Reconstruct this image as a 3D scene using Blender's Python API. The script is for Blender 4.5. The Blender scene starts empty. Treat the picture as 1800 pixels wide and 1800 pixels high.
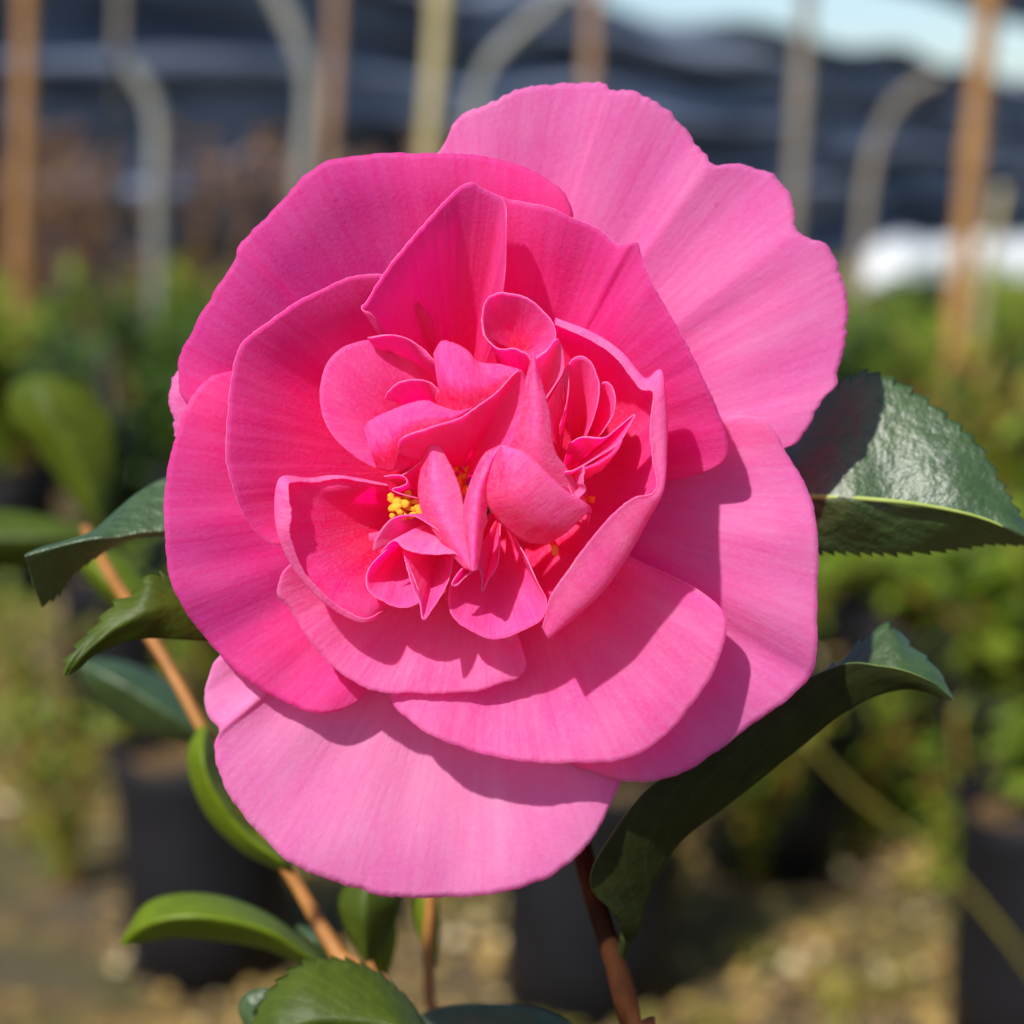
import bpy, math, random
from mathutils import Vector, Matrix, noise
random.seed(7)
R = math.radians
sc = bpy.context.scene
C = sc.collection

# ------------------------------------------------------------------ camera, sky, sun, exposure
CAM_H, PITCH, LENS, FOCUS = 0.69, 10.0, 69.7, 0.300
T = 18.0 / LENS
cd = bpy.data.cameras.new('camera'); cam = bpy.data.objects.new('camera', cd); C.objects.link(cam)
cam.location = (0, 0, CAM_H); cam.rotation_euler = (R(90 - PITCH), 0, 0)
cd.lens = LENS; cd.sensor_width = 36; cd.clip_start = 0.01; cd.clip_end = 400
cd.dof.use_dof = True; cd.dof.focus_distance = FOCUS; cd.dof.aperture_fstop = 11.5
sc.camera = cam
RGT = Vector((1, 0, 0)); UPV = Vector((0, math.sin(R(PITCH)), math.cos(R(PITCH)))); TOW = Vector((0, -math.cos(R(PITCH)), math.sin(R(PITCH))))
CAM = Vector((0, 0, CAM_H))
SUN = (RGT * -0.39 + UPV * 0.64 + TOW * 0.66).normalized()
w = bpy.data.worlds.new('World'); sc.world = w; w.use_nodes = True
nt = w.node_tree; bg = nt.nodes['Background']
sky = nt.nodes.new('ShaderNodeTexSky'); sky.sky_type = 'NISHITA'; sky.sun_disc = False
sky.ozone_density = 4.0; sky.dust_density = 1.0
sky.sun_elevation = math.asin(SUN.z); sky.sun_rotation = math.atan2(SUN.x, SUN.y)
nt.links.new(sky.outputs[0], bg.inputs[0]); bg.inputs[1].default_value = 0.09
sl = bpy.data.lights.new('sun', 'SUN'); sl.energy = 4.2; sl.angle = R(1.4); sl.color = (1.0, 0.96, 0.91)
so = bpy.data.objects.new('sun', sl); C.objects.link(so); so.location = (-3, -3, 6)
so.rotation_euler = SUN.to_track_quat('Z', 'Y').to_euler()
sc.view_settings.view_transform = 'Standard'; sc.view_settings.look = 'None'
sc.view_settings.exposure = 0.78; sc.view_settings.gamma = 1.0
sc.cycles.use_denoising = True
sc.cycles.max_bounces = 18; sc.cycles.diffuse_bounces = 12; sc.cycles.transmission_bounces = 14

# ------------------------------------------------------------------ helpers
def cam_pt(px, py, z):
    """photo pixel at z millimetres in front of the flower's plane -> camera-frame millimetres"""
    d = FOCUS * 1000 - z
    return Vector(((px - 900) / 900 * T * d, (900 - py) / 900 * T * d, z))
def to_world(v):
    return CAM + RGT * (v.x / 1000) + UPV * (v.y / 1000) - TOW * (FOCUS - v.z / 1000)
def at_depth(px, py, D):
    """world point seen at a pixel, D metres along the view axis"""
    return CAM + RGT * ((px - 900) / 900 * T * D) + UPV * ((900 - py) / 900 * T * D) - TOW * D
def on_ground(px, py):
    d = at_depth(px, py, 1.0) - CAM
    return CAM + d * (-CAM_H / d.z)

ORG = {}
def tag(o, label=None, cat=None, group=None, kind=None):
    if label: o['label'] = label
    if cat: o['category'] = cat
    if group: o['group'] = group
    if kind: o['kind'] = kind
    return o
def empty(name, loc, rz=0.0):
    o = bpy.data.objects.new(name, None); C.objects.link(o); o.empty_display_size = 0.05
    o.location = loc; o.rotation_euler = (0, 0, rz); ORG[o.name] = Vector(loc); return o
def mesh_obj(name, verts, faces, mats, parent=None, org=None, fm=None, uvs=None, smooth=True):
    """verts in world space; org = world origin of the part"""
    org = Vector(org) if org is not None else (ORG[parent.name] if parent else Vector((0, 0, 0)))
    me = bpy.data.meshes.new(name)
    me.from_pydata([tuple(Vector(v) - org) for v in verts], [], faces)
    for m in (mats if isinstance(mats, (list, tuple)) else [mats]): me.materials.append(m)
    if fm: me.polygons.foreach_set('material_index', fm)
    if smooth: me.polygons.foreach_set('use_smooth', [True] * len(me.polygons))
    if uvs:
        ul = me.uv_layers.new(name='uv')
        for i, l in enumerate(me.loops): ul.data[i].uv = uvs[l.vertex_index]
    me.update()
    o = bpy.data.objects.new(name, me); C.objects.link(o)
    if parent:
        o.parent = parent; o.location = org - ORG[parent.name]
    else: o.location = org
    ORG[o.name] = org
    return o

def cr(p0, p1, p2, p3, t):
    return 0.5 * ((2 * p1) + (p2 - p0) * t + (2 * p0 - 5 * p1 + 4 * p2 - p3) * t * t + (3 * p1 - p0 - 3 * p2 + p3) * t * t * t)
def spline(pts, n, by_index=False, k=12):
    if len(pts) == 1: return [pts[0].copy() for _ in range(n)]
    P = [pts[0] * 2 - pts[1]] + list(pts) + [pts[-1] * 2 - pts[-2]]
    m = len(pts) - 1
    if by_index:
        out = []
        for i in range(n):
            s = i / (n - 1) * m; j = min(int(s), m - 1); out.append(cr(P[j], P[j+1], P[j+2], P[j+3], s - j))
        return out
    dense = []
    for j in range(m):
        for q in range(k): dense.append(cr(P[j], P[j+1], P[j+2], P[j+3], q / k))
    dense.append(pts[-1].copy())
    L = [0.0]
    for a, b in zip(dense, dense[1:]): L.append(L[-1] + (b - a).length)
    out = []; j = 0
    for i in range(n):
        s = i / (n - 1) * L[-1]
        while j < len(L) - 2 and L[j+1] < s: j += 1
        seg = max(L[j+1] - L[j], 1e-9); out.append(dense[j].lerp(dense[j+1], min(max((s - L[j]) / seg, 0), 1)))
    return out
def parse(s):
    return [cam_pt(*map(float, a.split())) for a in s.split(',') if a.strip()]

def sheet(G, th, thr):
    """grid of camera-mm points -> closed thin solid (world verts, faces, face material 0 top / 1 under, uvs)"""
    nt_, nu = len(G), len(G[0]); top = []; bot = []; uv = []
    for i in range(nt_):
        for j in range(nu):
            a = G[min(i+1, nt_-1)][j] - G[max(i-1, 0)][j]; b = G[i][min(j+1, nu-1)] - G[i][max(j-1, 0)]
            n = b.cross(a)
            if n.length < 1e-9:
                k = 3 if i < nt_ / 2 else -3
                n = (G[i][min(j+1, nu-1)] + (G[i+k][min(j+1, nu-1)] - G[i+k][max(j-1, 0)]) - G[i][j]).cross(G[i+k][j] - G[i][j])
            n = n.normalized() if n.length > 1e-12 else Vector((0, 0, 1))
            e = min(i / (nt_-1) * 4 + 0.2, (1 - i / (nt_-1)) * 8, j / (nu-1) * 14, (1 - j / (nu-1)) * 14, 1.0)
            h = (thr + (th - thr) * max(e, 0)) * 0.5
            top.append(G[i][j] + n * h); bot.append(G[i][j] - n * h); uv.append((j / (nu-1), i / (nt_-1)))
    N = nt_ * nu; F = []; M = []
    q = max(2, int(nt_ * 0.45)); zs = sum((top[i*nu+j] - bot[i*nu+j]).z for i in range(q) for j in range(nu))
    m0, m1 = (0, 1) if zs > 0 else (1, 0)                # the first material goes on the side that looks out of the bloom
    for i in range(nt_ - 1):
        for j in range(nu - 1):
            a, b, c, d = i*nu+j, i*nu+j+1, (i+1)*nu+j+1, (i+1)*nu+j
            F.append((a, b, c, d)); M.append(m0); F.append((N+d, N+c, N+b, N+a)); M.append(m1)
    ring = [j for j in range(nu)] + [i*nu + nu-1 for i in range(1, nt_)] + [(nt_-1)*nu + j for j in range(nu-2, -1, -1)] + [i*nu for i in range(nt_-2, 0, -1)]
    for a, b in zip(ring, ring[1:] + ring[:1]): F.append((b, a, N+a, N+b)); M.append(2)
    return [to_world(v) for v in top + bot], F, M, uv + uv

def nz(x, y, s): return noise.noise(Vector((x, y, s * 7.31)))

# ------------------------------------------------------------------ materials
def new_mat(name):
    m = bpy.data.materials.new(name); m.use_nodes = True; t = m.node_tree
    for n in list(t.nodes): t.nodes.remove(n)
    return m, t, t.nodes.new('ShaderNodeOutputMaterial')
def N(t, kind, **kw):
    n = t.nodes.new(kind)
    for k, v in kw.items():
        if k in n.inputs: n.inputs[k].default_value = v
        else: setattr(n, k, v)
    return n
def ramp(t, fac, stops):
    r = t.nodes.new('ShaderNodeValToRGB'); e = r.color_ramp.elements
    while len(e) < len(stops): e.new(0.5)
    for el, (p, c) in zip(e, stops): el.position = p; el.color = (*c, 1) if len(c) == 3 else c
    t.links.new(fac, r.inputs[0]); return r.outputs[0]
def mixc(t, f, a, b, mode='MIX'):
    m = t.nodes.new('ShaderNodeMix'); m.data_type = 'RGBA'; m.blend_type = mode
    for s, v in ((m.inputs[0], f), (m.inputs[6], a), (m.inputs[7], b)):
        if hasattr(v, 'is_linked'): t.links.new(v, s)
        elif isinstance(v, (int, float)): s.default_value = v
        else: s.default_value = (*v, 1)
    return m.outputs[2]
def noise_tex(t, vec, scale, detail=3, rough=0.5):
    n = N(t, 'ShaderNodeTexNoise'); n.inputs['Scale'].default_value = scale; n.inputs['Detail'].default_value = detail; n.inputs['Roughness'].default_value = rough
    if vec is not None: t.links.new(vec, n.inputs['Vector'])
    return n.outputs[0]
def mapped(t, out, scale):
    m = t.nodes.new('ShaderNodeMapping'); m.inputs['Scale'].default_value = scale; t.links.new(out, m.inputs[0]); return m.outputs[0]

def petal_mat(name, core, mid, outer, trans, tfac, sheen=0.25, mp=0.45):
    m, t, out = new_mat(name)
    tc = t.nodes.new('ShaderNodeTexCoord'); uv = tc.outputs['UV']; ob = tc.outputs['Object']
    sep = t.nodes.new('ShaderNodeSeparateXYZ'); t.links.new(uv, sep.inputs[0])
    base = ramp(t, sep.outputs[1], [(0.0, core), (mp * 0.55, core), (mp, mid), (0.97, outer)])
    blot = noise_tex(t, mapped(t, uv, (7, 2.2, 1)), 1.4, 6, 0.68)
    veins = noise_tex(t, mapped(t, uv, (75, 3.0, 1)), 1.0, 4, 0.6)
    fine = noise_tex(t, ob, 1500, 4, 0.7)
    c1 = mixc(t, ramp(t, blot, [(0.36, (0, 0, 0)), (0.70, (0.75, 0.75, 0.75))]), base, mixc(t, 0.5, base, [min(0.9, outer[0] * 1.08), min(0.66, outer[1] * 2.6 + 0.02), min(0.85, outer[2] * 1.35)]))
    vm = N(t, 'ShaderNodeMath', operation='MULTIPLY'); t.links.new(ramp(t, veins, [(0.42, (0, 0, 0)), (0.75, (1, 1, 1))]), vm.inputs[0]); vm.inputs[1].default_value = 0.5
    c2 = mixc(t, vm.outputs[0], c1, [mid[0] * 0.93, mid[1] * 0.5, mid[2] * 0.68])
    fm = N(t, 'ShaderNodeMath', operation='MULTIPLY'); t.links.new(ramp(t, fine, [(0.5, (0, 0, 0)), (0.75, (1, 1, 1))]), fm.inputs[0]); fm.inputs[1].default_value = 0.55
    c3 = mixc(t, fm.outputs[0], c2, [min(1, outer[0] * 1.06), outer[1] * 1.7 + 0.02, outer[2] * 1.3 + 0.02])
    spots = N(t, 'ShaderNodeTexVoronoi'); spots.inputs['Scale'].default_value = 260; t.links.new(ob, spots.inputs['Vector'])
    dim = noise_tex(t, ob, 60, 3, 0.6)
    sm = N(t, 'ShaderNodeMath', operation='MULTIPLY'); t.links.new(ramp(t, spots.outputs['Distance'], [(0.06, (0.5, 0.5, 0.5)), (0.14, (0, 0, 0))]), sm.inputs[0]); t.links.new(ramp(t, dim, [(0.5, (0, 0, 0)), (0.65, (1, 1, 1))]), sm.inputs[1])
    c3 = mixc(t, sm.outputs[0], c3, [mid[0] * 0.75, mid[1] * 0.4, mid[2] * 0.55])
    p = N(t, 'ShaderNodeBsdfPrincipled'); p.inputs['Roughness'].default_value = 0.5; p.inputs['Specular IOR Level'].default_value = 0.15
    p.inputs['Sheen Weight'].default_value = sheen; p.inputs['Sheen Roughness'].default_value = 0.4; p.inputs['Sheen Tint'].default_value = (1, 0.75, 0.9, 1)
    t.links.new(c3, p.inputs['Base Color'])
    tr = t.nodes.new('ShaderNodeBsdfTranslucent'); tr.inputs[0].default_value = (*trans, 1)
    b = t.nodes.new('ShaderNodeBump'); b.inputs['Strength'].default_value = 0.5; b.inputs['Distance'].default_value = 0.00028
    hm = N(t, 'ShaderNodeMath', operation='MULTIPLY_ADD'); t.links.new(veins, hm.inputs[0]); hm.inputs[1].default_value = 0.8; t.links.new(fine, hm.inputs[2])
    t.links.new(hm.outputs[0], b.inputs['Height']); t.links.new(b.outputs[0], p.inputs['Normal'])
    mx = t.nodes.new('ShaderNodeMixShader'); mx.inputs[0].default_value = tfac
    t.links.new(p.outputs[0], mx.inputs[1]); t.links.new(tr.outputs[0], mx.inputs[2]); t.links.new(mx.outputs[0], out.inputs[0])
    return m
PM_OUT = petal_mat('petal_outer_pink', (0.92, 0.015, 0.14), (0.84, 0.20, 0.53), (0.76, 0.19, 0.52), (1.0, 0.07, 0.50), 0.63, 0.10, 0.66)
PM_PALE = petal_mat('petal_pale_pink', (0.88, 0.16, 0.38), (0.86, 0.34, 0.57), (0.80, 0.21, 0.53), (1.0, 0.12, 0.50), 0.56, 0.16)  # pale outer petal; light on its curved middle is put into the colour
PM_LOW = petal_mat('petal_sunlit_pink', (0.92, 0.008, 0.12), (0.88, 0.15, 0.52), (0.84, 0.22, 0.60), (1.0, 0.040, 0.54), 0.70, 0.05, 0.66)  # lit copy of the petal pink, sunlit paleness put into the colour
PM_MID = petal_mat('petal_shaded_pink', (0.92, 0.005, 0.11), (0.83, 0.030, 0.31), (0.74, 0.100, 0.45), (1.0, 0.022, 0.44), 0.71, 0.04, 0.55)  # deeper copy for upper and left petals, their shade put into the colour
PM_COR = petal_mat('petal_core_pink', (0.94, 0.006, 0.09), (0.90, 0.065, 0.40), (0.88, 0.14, 0.55), (1.0, 0.030, 0.46), 0.71, 0.03)
PM_UND = petal_mat('petal_underside_lilac', (0.88, 0.06, 0.34), (0.84, 0.17, 0.57), (0.78, 0.23, 0.62), (1.0, 0.045, 0.56), 0.70, 0.08)
PM_RIM = petal_mat('petal_margin_pale', (0.84, 0.12, 0.40), (0.84, 0.16, 0.46), (0.84, 0.20, 0.50), (0.98, 0.12, 0.45), 0.5, 0.1)

def simple_mat(name, cols, scale=30, rough=0.6, spec=0.3, bump=0.0, bscale=None, trans=None, tfac=0.0, coord='Object', stretch=(1, 1, 1), detail=4):
    m, t, out = new_mat(name)
    tc = t.nodes.new('ShaderNodeTexCoord'); v = mapped(t, tc.outputs[coord], stretch)
    f = noise_tex(t, v, scale, detail, 0.6)
    k = len(cols); col = ramp(t, f, [(0.3 + 0.42 * i / max(k-1, 1), c) for i, c in enumerate(cols)])
    p = N(t, 'ShaderNodeBsdfPrincipled'); p.inputs['Roughness'].default_value = rough; p.inputs['Specular IOR Level'].default_value = spec
    t.links.new(col, p.inputs['Base Color'])
    if bump:
        b = t.nodes.new('ShaderNodeBump'); b.inputs['Strength'].default_value = 0.6; b.inputs['Distance'].default_value = bump
        t.links.new(noise_tex(t, v, bscale or scale * 3, 3, 0.6), b.inputs['Height']); t.links.new(b.outputs[0], p.inputs['Normal'])
    last = p.outputs[0]
    if trans:
        tr = t.nodes.new('ShaderNodeBsdfTranslucent'); tr.inputs[0].default_value = (*trans, 1)
        mx = t.nodes.new('ShaderNodeMixShader'); mx.inputs[0].default_value = tfac
        t.links.new(p.outputs[0], mx.inputs[1]); t.links.new(tr.outputs[0], mx.inputs[2]); last = mx.outputs[0]
    t.links.new(last, out.inputs[0]); return m

def leaf_mat(name, cols, trans, tfac, rough=0.32, spec=0.5, bump=0.0006):
    """leaf blade: side veins that run from the midrib, blistered surface"""
    m, t, out = new_mat(name)
    tc = t.nodes.new('ShaderNodeTexCoord'); uv = tc.outputs['UV']; ob = tc.outputs['Object']
    f = noise_tex(t, ob, 160, 4, 0.6)
    col = ramp(t, f, [(0.3, cols[0]), (0.7, cols[1])])
    wv = t.nodes.new('ShaderNodeTexWave'); wv.inputs['Scale'].default_value = 3.2; wv.inputs['Distortion'].default_value = 6.0; wv.inputs['Detail'].default_value = 2
    sp = t.nodes.new('ShaderNodeSeparateXYZ'); t.links.new(uv, sp.inputs[0])
    ab = N(t, 'ShaderNodeMath', operation='SUBTRACT'); t.links.new(sp.outputs[1], ab.inputs[0]); ab.inputs[1].default_value = 0.5
    ab2 = N(t, 'ShaderNodeMath', operation='ABSOLUTE'); t.links.new(ab.outputs[0], ab2.inputs[0])
    ad = N(t, 'ShaderNodeMath', operation='MULTIPLY_ADD'); t.links.new(ab2.outputs[0], ad.inputs[0]); ad.inputs[1].default_value = -0.7; t.links.new(sp.outputs[0], ad.inputs[2])
    cb = t.nodes.new('ShaderNodeCombineXYZ'); t.links.new(ad.outputs[0], cb.inputs[0]); t.links.new(cb.outputs[0], wv.inputs['Vector'])
    vein = ramp(t, wv.outputs['Fac'], [(0.88, (0, 0, 0)), (1.0, (0.12, 0.12, 0.12))])
    col = mixc(t, vein, col, [min(1, c * 2.0 + 0.01) for c in cols[1]])
    p = N(t, 'ShaderNodeBsdfPrincipled'); p.inputs['Roughness'].default_value = rough; p.inputs['Specular IOR Level'].default_value = spec
    t.links.new(col, p.inputs['Base Color'])
    b = t.nodes.new('ShaderNodeBump'); b.inputs['Strength'].default_value = 0.7; b.inputs['Distance'].default_value = bump
    h1 = noise_tex(t, ob, 330, 4, 0.6)
    hm = N(t, 'ShaderNodeMath', operation='MULTIPLY_ADD'); t.links.new(wv.outputs['Fac'], hm.inputs[0]); hm.inputs[1].default_value = -0.05; t.links.new(h1, hm.inputs[2])
    t.links.new(hm.outputs[0], b.inputs['Height']); t.links.new(b.outputs[0], p.inputs['Normal'])
    tr = t.nodes.new('ShaderNodeBsdfTranslucent'); tr.inputs[0].default_value = (*trans, 1)
    mx = t.nodes.new('ShaderNodeMixShader'); mx.inputs[0].default_value = tfac
    t.links.new(p.outputs[0], mx.inputs[1]); t.links.new(tr.outputs[0], mx.inputs[2]); t.links.new(mx.outputs[0], out.inputs[0])
    return m
LF_TOP = leaf_mat('leaf_upper_green', ((0.020, 0.046, 0.009), (0.034, 0.072, 0.013)), (0.10, 0.24, 0.01), 0.12, 0.47, 0.85, 0.0011)
LF_UND = leaf_mat('leaf_underside_green', ((0.036, 0.058, 0.004), (0.062, 0.092, 0.006)), (0.15, 0.22, 0.005), 0.28, 0.5, 0.25, 0.0004)
LF_RIM = simple_mat('leaf_margin', [(0.12, 0.19, 0.03), (0.20, 0.27, 0.05)], 300, 0.5, 0.3)
LF_OLV = leaf_mat('leaf_olive_green', ((0.05, 0.075, 0.005), (0.09, 0.12, 0.006)), (0.30, 0.32, 0.005), 0.35, 0.5, 0.2, 0.0003)  # olive-green blade colour of the blurred upright leaf
LF_YNG = leaf_mat('young_leaf_green', ((0.095, 0.145, 0.005), (0.14, 0.20, 0.006)), (0.30, 0.40, 0.005), 0.38, 0.4, 0.3, 0.0003)
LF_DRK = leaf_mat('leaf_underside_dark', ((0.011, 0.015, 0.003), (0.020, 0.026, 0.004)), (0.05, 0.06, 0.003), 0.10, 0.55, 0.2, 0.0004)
VEIN = simple_mat('midrib_green', [(0.20, 0.27, 0.05), (0.28, 0.34, 0.08)], 200, 0.45, 0.3)
STEM_R = simple_mat('stem_red_brown', [(0.018, 0.006, 0.002), (0.050, 0.015, 0.004), (0.022, 0.007, 0.002)], 260, 0.75, 0.12, 0.0003, 700, stretch=(1, 1, 0.25))  # red-brown darkened: the bloom's shade on the main stem is in the colour
STEM_O = simple_mat('twig_orange', [(0.20, 0.080, 0.018), (0.32, 0.14, 0.030)], 120, 0.55, 0.25, stretch=(1, 1, 0.3))
ANTHER = simple_mat('anther_yellow', [(0.72, 0.26, 0.010), (0.88, 0.46, 0.04)], 900, 0.6, 0.2, 0.0002, 2500, trans=(1, 0.5, 0.05), tfac=0.2)
FILAM = simple_mat('filament_orange', [(0.85, 0.20, 0.03), (0.88, 0.32, 0.06)], 300, 0.5, 0.3, trans=(1, 0.25, 0.04), tfac=0.4)
CALYX = simple_mat('calyx_green', [(0.10, 0.14, 0.03), (0.16, 0.20, 0.05)], 200, 0.6, 0.2)

def gmat():
    m, t, out = new_mat('nursery_ground'); tc = t.nodes.new('ShaderNodeTexCoord'); ob = tc.outputs['Object']
    a = noise_tex(t, ob, 2.6, 6, 0.6); b = noise_tex(t, ob, 38, 5, 0.7); c = noise_tex(t, ob, 7, 4, 0.6)
    soil = ramp(t, b, [(0.32, (0.018, 0.010, 0.003)), (0.5, (0.095, 0.056, 0.010)), (0.7, (0.33, 0.21, 0.05))])
    moss = ramp(t, b, [(0.3, (0.014, 0.017, 0.002)), (0.7, (0.10, 0.085, 0.010))])
    col = mixc(t, ramp(t, c, [(0.47, (0, 0, 0)), (0.60, (1, 1, 1))]), soil, moss)
    col = mixc(t, ramp(t, a, [(0.35, (1, 1, 1)), (0.5, (0, 0, 0))]), col, (0.05, 0.036, 0.02))
    p = N(t, 'ShaderNodeBsdfPrincipled'); p.inputs['Roughness'].default_value = 0.9; t.links.new(col, p.inputs['Base Color'])
    bm = t.nodes.new('ShaderNodeBump'); bm.inputs['Strength'].default_value = 0.8; bm.inputs['Distance'].default_value = 0.012; t.links.new(b, bm.inputs['Height']); t.links.new(bm.outputs[0], p.inputs['Normal'])
    t.links.new(p.outputs[0], out.inputs[0]); return m
GROUND = gmat()
BAG = simple_mat('black_bag_plastic', [(0.004, 0.004, 0.005), (0.009, 0.008, 0.010)], 14, 0.55, 0.25, 0.004, 25)
SOIL = simple_mat('potting_soil', [(0.04, 0.022, 0.010), (0.16, 0.10, 0.045)], 90, 0.9, 0.1, 0.004, 120)
CANE_O = simple_mat('cane_orange', [(0.18, 0.085, 0.026), (0.32, 0.165, 0.045)], 9, 0.5, 0.3, stretch=(1, 1, 0.3))
CANE_Y = simple_mat('cane_straw', [(0.22, 0.18, 0.085), (0.34, 0.28, 0.13)], 9, 0.5, 0.3, stretch=(1, 1, 0.3))
CANE_G = simple_mat('cane_weathered', [(0.13, 0.11, 0.085), (0.24, 0.20, 0.15)], 9, 0.7, 0.2, stretch=(1, 1, 0.3))
CANE_B = simple_mat('cane_brown', [(0.17, 0.095, 0.055), (0.28, 0.17, 0.10)], 9, 0.6, 0.25, stretch=(1, 1, 0.3))
PIPE = simple_mat('pale_pipe_grey', [(0.13, 0.13, 0.11), (0.20, 0.195, 0.165)], 12, 0.5, 0.3)
WHITE = simple_mat('white_plastic_sheet', [(0.30, 0.32, 0.34), (0.62, 0.63, 0.62)], 3, 0.5, 0.4, 0.02, 8)
BGREEN = [simple_mat('foliage_green_%s' % n, c, 9, 0.45, 0.35, trans=tr, tfac=0.3) for n, c, tr in (
    ('fresh', [(0.085, 0.13, 0.010), (0.19, 0.26, 0.018)], (0.28, 0.42, 0.02)),
    ('dark', [(0.025, 0.06, 0.014), (0.07, 0.12, 0.02)], (0.12, 0.22, 0.015)),
    ('olive', [(0.12, 0.11, 0.016), (0.30, 0.25, 0.03)], (0.30, 0.28, 0.03)),
    ('dry', [(0.16, 0.105, 0.065), (0.28, 0.18, 0.115)], (0.32, 0.19, 0.11)))]
REDF = simple_mat('small_flower_red', [(0.35, 0.03, 0.04), (0.50, 0.07, 0.09)], 12, 0.5, 0.2, trans=(0.6, 0.05, 0.06), tfac=0.3)
def cloth_mat():
    m, t, out = new_mat('shade_cloth_blue_black'); tc = t.nodes.new('ShaderNodeTexCoord'); ob = tc.outputs['Object']
    f = noise_tex(t, mapped(t, ob, (0.3, 0.3, 2.2)), 1.9, 5, 0.6)
    col = ramp(t, f, [(0.36, (0.045, 0.055, 0.08)), (0.50, (0.15, 0.175, 0.23)), (0.64, (0.33, 0.39, 0.50))])
    p = N(t, 'ShaderNodeBsdfPrincipled'); p.inputs['Roughness'].default_value = 0.6; p.inputs['Specular IOR Level'].default_value = 0.3
    t.links.new(col, p.inputs['Base Color'])
    tr = t.nodes.new('ShaderNodeBsdfTranslucent'); tr.inputs[0].default_value = (0.10, 0.15, 0.22, 1)
    mx = t.nodes.new('ShaderNodeMixShader'); mx.inputs[0].default_value = 0.2
    t.links.new(p.outputs[0], mx.inputs[1]); t.links.new(tr.outputs[0], mx.inputs[2]); t.links.new(mx.outputs[0], out.inputs[0]); return m
CLOTH = cloth_mat()

# ------------------------------------------------------------------ ground
def build_ground():
    xs = [-60, -30, -15, -8] + [-4 + 0.08 * i for i in range(101)] + [8, 15, 30, 60]
    ys = [-30, -8, -2, 0] + [0.6 + 0.06 * i for i in range(120)] + [8.5, 10, 13, 18, 30, 60, 120, 240]
    V = []; F = []
    for y in ys:
        for x in xs:
            z = 0.012 * noise.noise(Vector((x * 2.1, y * 2.1, 0))) + 0.010 * noise.noise(Vector((x * 8, y * 8, 3)))
            V.append((x, y, z if abs(x) < 5 and 0 < y < 9 else 0.0))
    nx = len(xs)
    for j in range(len(ys) - 1):
        for i in range(nx - 1): F.append((j*nx+i, j*nx+i+1, (j+1)*nx+i+1, (j+1)*nx+i))
    g = mesh_obj('ground', V, F, GROUND); g['kind'] = 'structure'
build_ground()
def build_gravel():
    V = []; F = []; fm = []
    for k in range(7000):
        y = 1.25 + 2.6 * random.random() ** 1.3; x = random.uniform(-0.32, 0.34) * y
        if noise.noise(Vector((x * 3, y * 3, 9))) < -0.22: continue
        r = random.choice((0.003, 0.004, 0.006, 0.009)) * random.uniform(0.7, 1.4); a = random.random() * 6.28
        n0 = len(V); zc = 0.004 + r * 0.2 + 0.012 * noise.noise(Vector((x * 2.1, y * 2.1, 0)))
        for q in range(5):
            b = a + q * 1.2566; rr = r * random.uniform(0.7, 1.2); V.append((x + rr * math.cos(b), y + rr * math.sin(b) * 0.8, zc))
        V.append((x, y, zc + r * random.uniform(0.5, 1.0))); V.append((x, y, zc - r * 0.6))
        mi = random.choice((0, 0, 0, 1, 1, 2))
        for q in range(5): F.append((n0+q, n0+(q+1)%5, n0+5)); F.append((n0+(q+1)%5, n0+q, n0+6)); fm += [mi, mi]
    m = [simple_mat('litter_tan', [(0.18, 0.115, 0.030), (0.42, 0.28, 0.08)], 60, 0.8, 0.2),
         simple_mat('litter_brown', [(0.10, 0.06, 0.03), (0.2, 0.13, 0.07)], 60, 0.8, 0.2),
         simple_mat('litter_pale', [(0.40, 0.32, 0.16), (0.60, 0.50, 0.30)], 60, 0.8, 0.2)]
    o = mesh_obj('gravel', V, F, m, fm=fm, smooth=False, org=(0, 2, 0))
    tag(o, 'loose tan gravel and bark litter scattered over the soil', 'gravel', kind='stuff')
build_gravel()

# ------------------------------------------------------------------ shade cloth walls behind
WA, WD = Vector((0.63, 11.0, 0)), Vector((4.92, 10.5, 0))     # the wall recedes to the right
def wall_cloth(name, s0, s1, zb, zt, lean, seed, label):
    ns, nz_ = 90, 60; V = []; F = []
    nrm = Vector((WD.y, -WD.x, 0)).normalized()          # towards the camera
    for i in range(nz_):
        f = i / (nz_ - 1)
        for j in range(ns):
            s = s0 + (s1 - s0) * j / (ns - 1); p = WA + WD * s
            sag = 0.05 * math.sin(s * 21 + seed)
            bt = zb(s) if callable(zb) else zb; tp = zt(s) if callable(zt) else zt
            z = bt + (tp - bt) * f
            off = 0.10 * math.sin(z * 15 + s * 3.0 + 1.3 * nz(s * 3, z, seed)) + 0.06 * math.sin(z * 29 - s * 5 + seed) + 0.07 * nz(s * 9, z * 4, seed + 2) + 0.25 * nz(s * 2, z, seed + 5) * (1 - f)
            q = p + nrm * (off - lean * f); V.append((q.x, q.y, max(z + sag * f, 0.0)))
    m = len(V)
    V += [(x - nrm.x * 0.004, y - nrm.y * 0.004, z) for x, y, z in V]
    for i in range(nz_ - 1):
        for j in range(ns - 1):
            a = i*ns+j; F.append((a, a+1, a+ns+1, a+ns)); F.append((m+a+ns, m+a+ns+1, m+a+1, m+a))
    for j in range(ns - 1):
        F.append((j+1, j, m+j, m+j+1)); a = (nz_-1)*ns+j; F.append((a, a+1, m+a+1, m+a))
    for i in range(nz_ - 1):
        a = i*ns; F.append((a, a+ns, m+a+ns, m+a)); a = i*ns+ns-1; F.append((a+ns, a, m+a, m+a+ns))
    o = mesh_obj(name, V, F, CLOTH, org=WA + WD * s0)
    tag(o, label, 'shade cloth')
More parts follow.
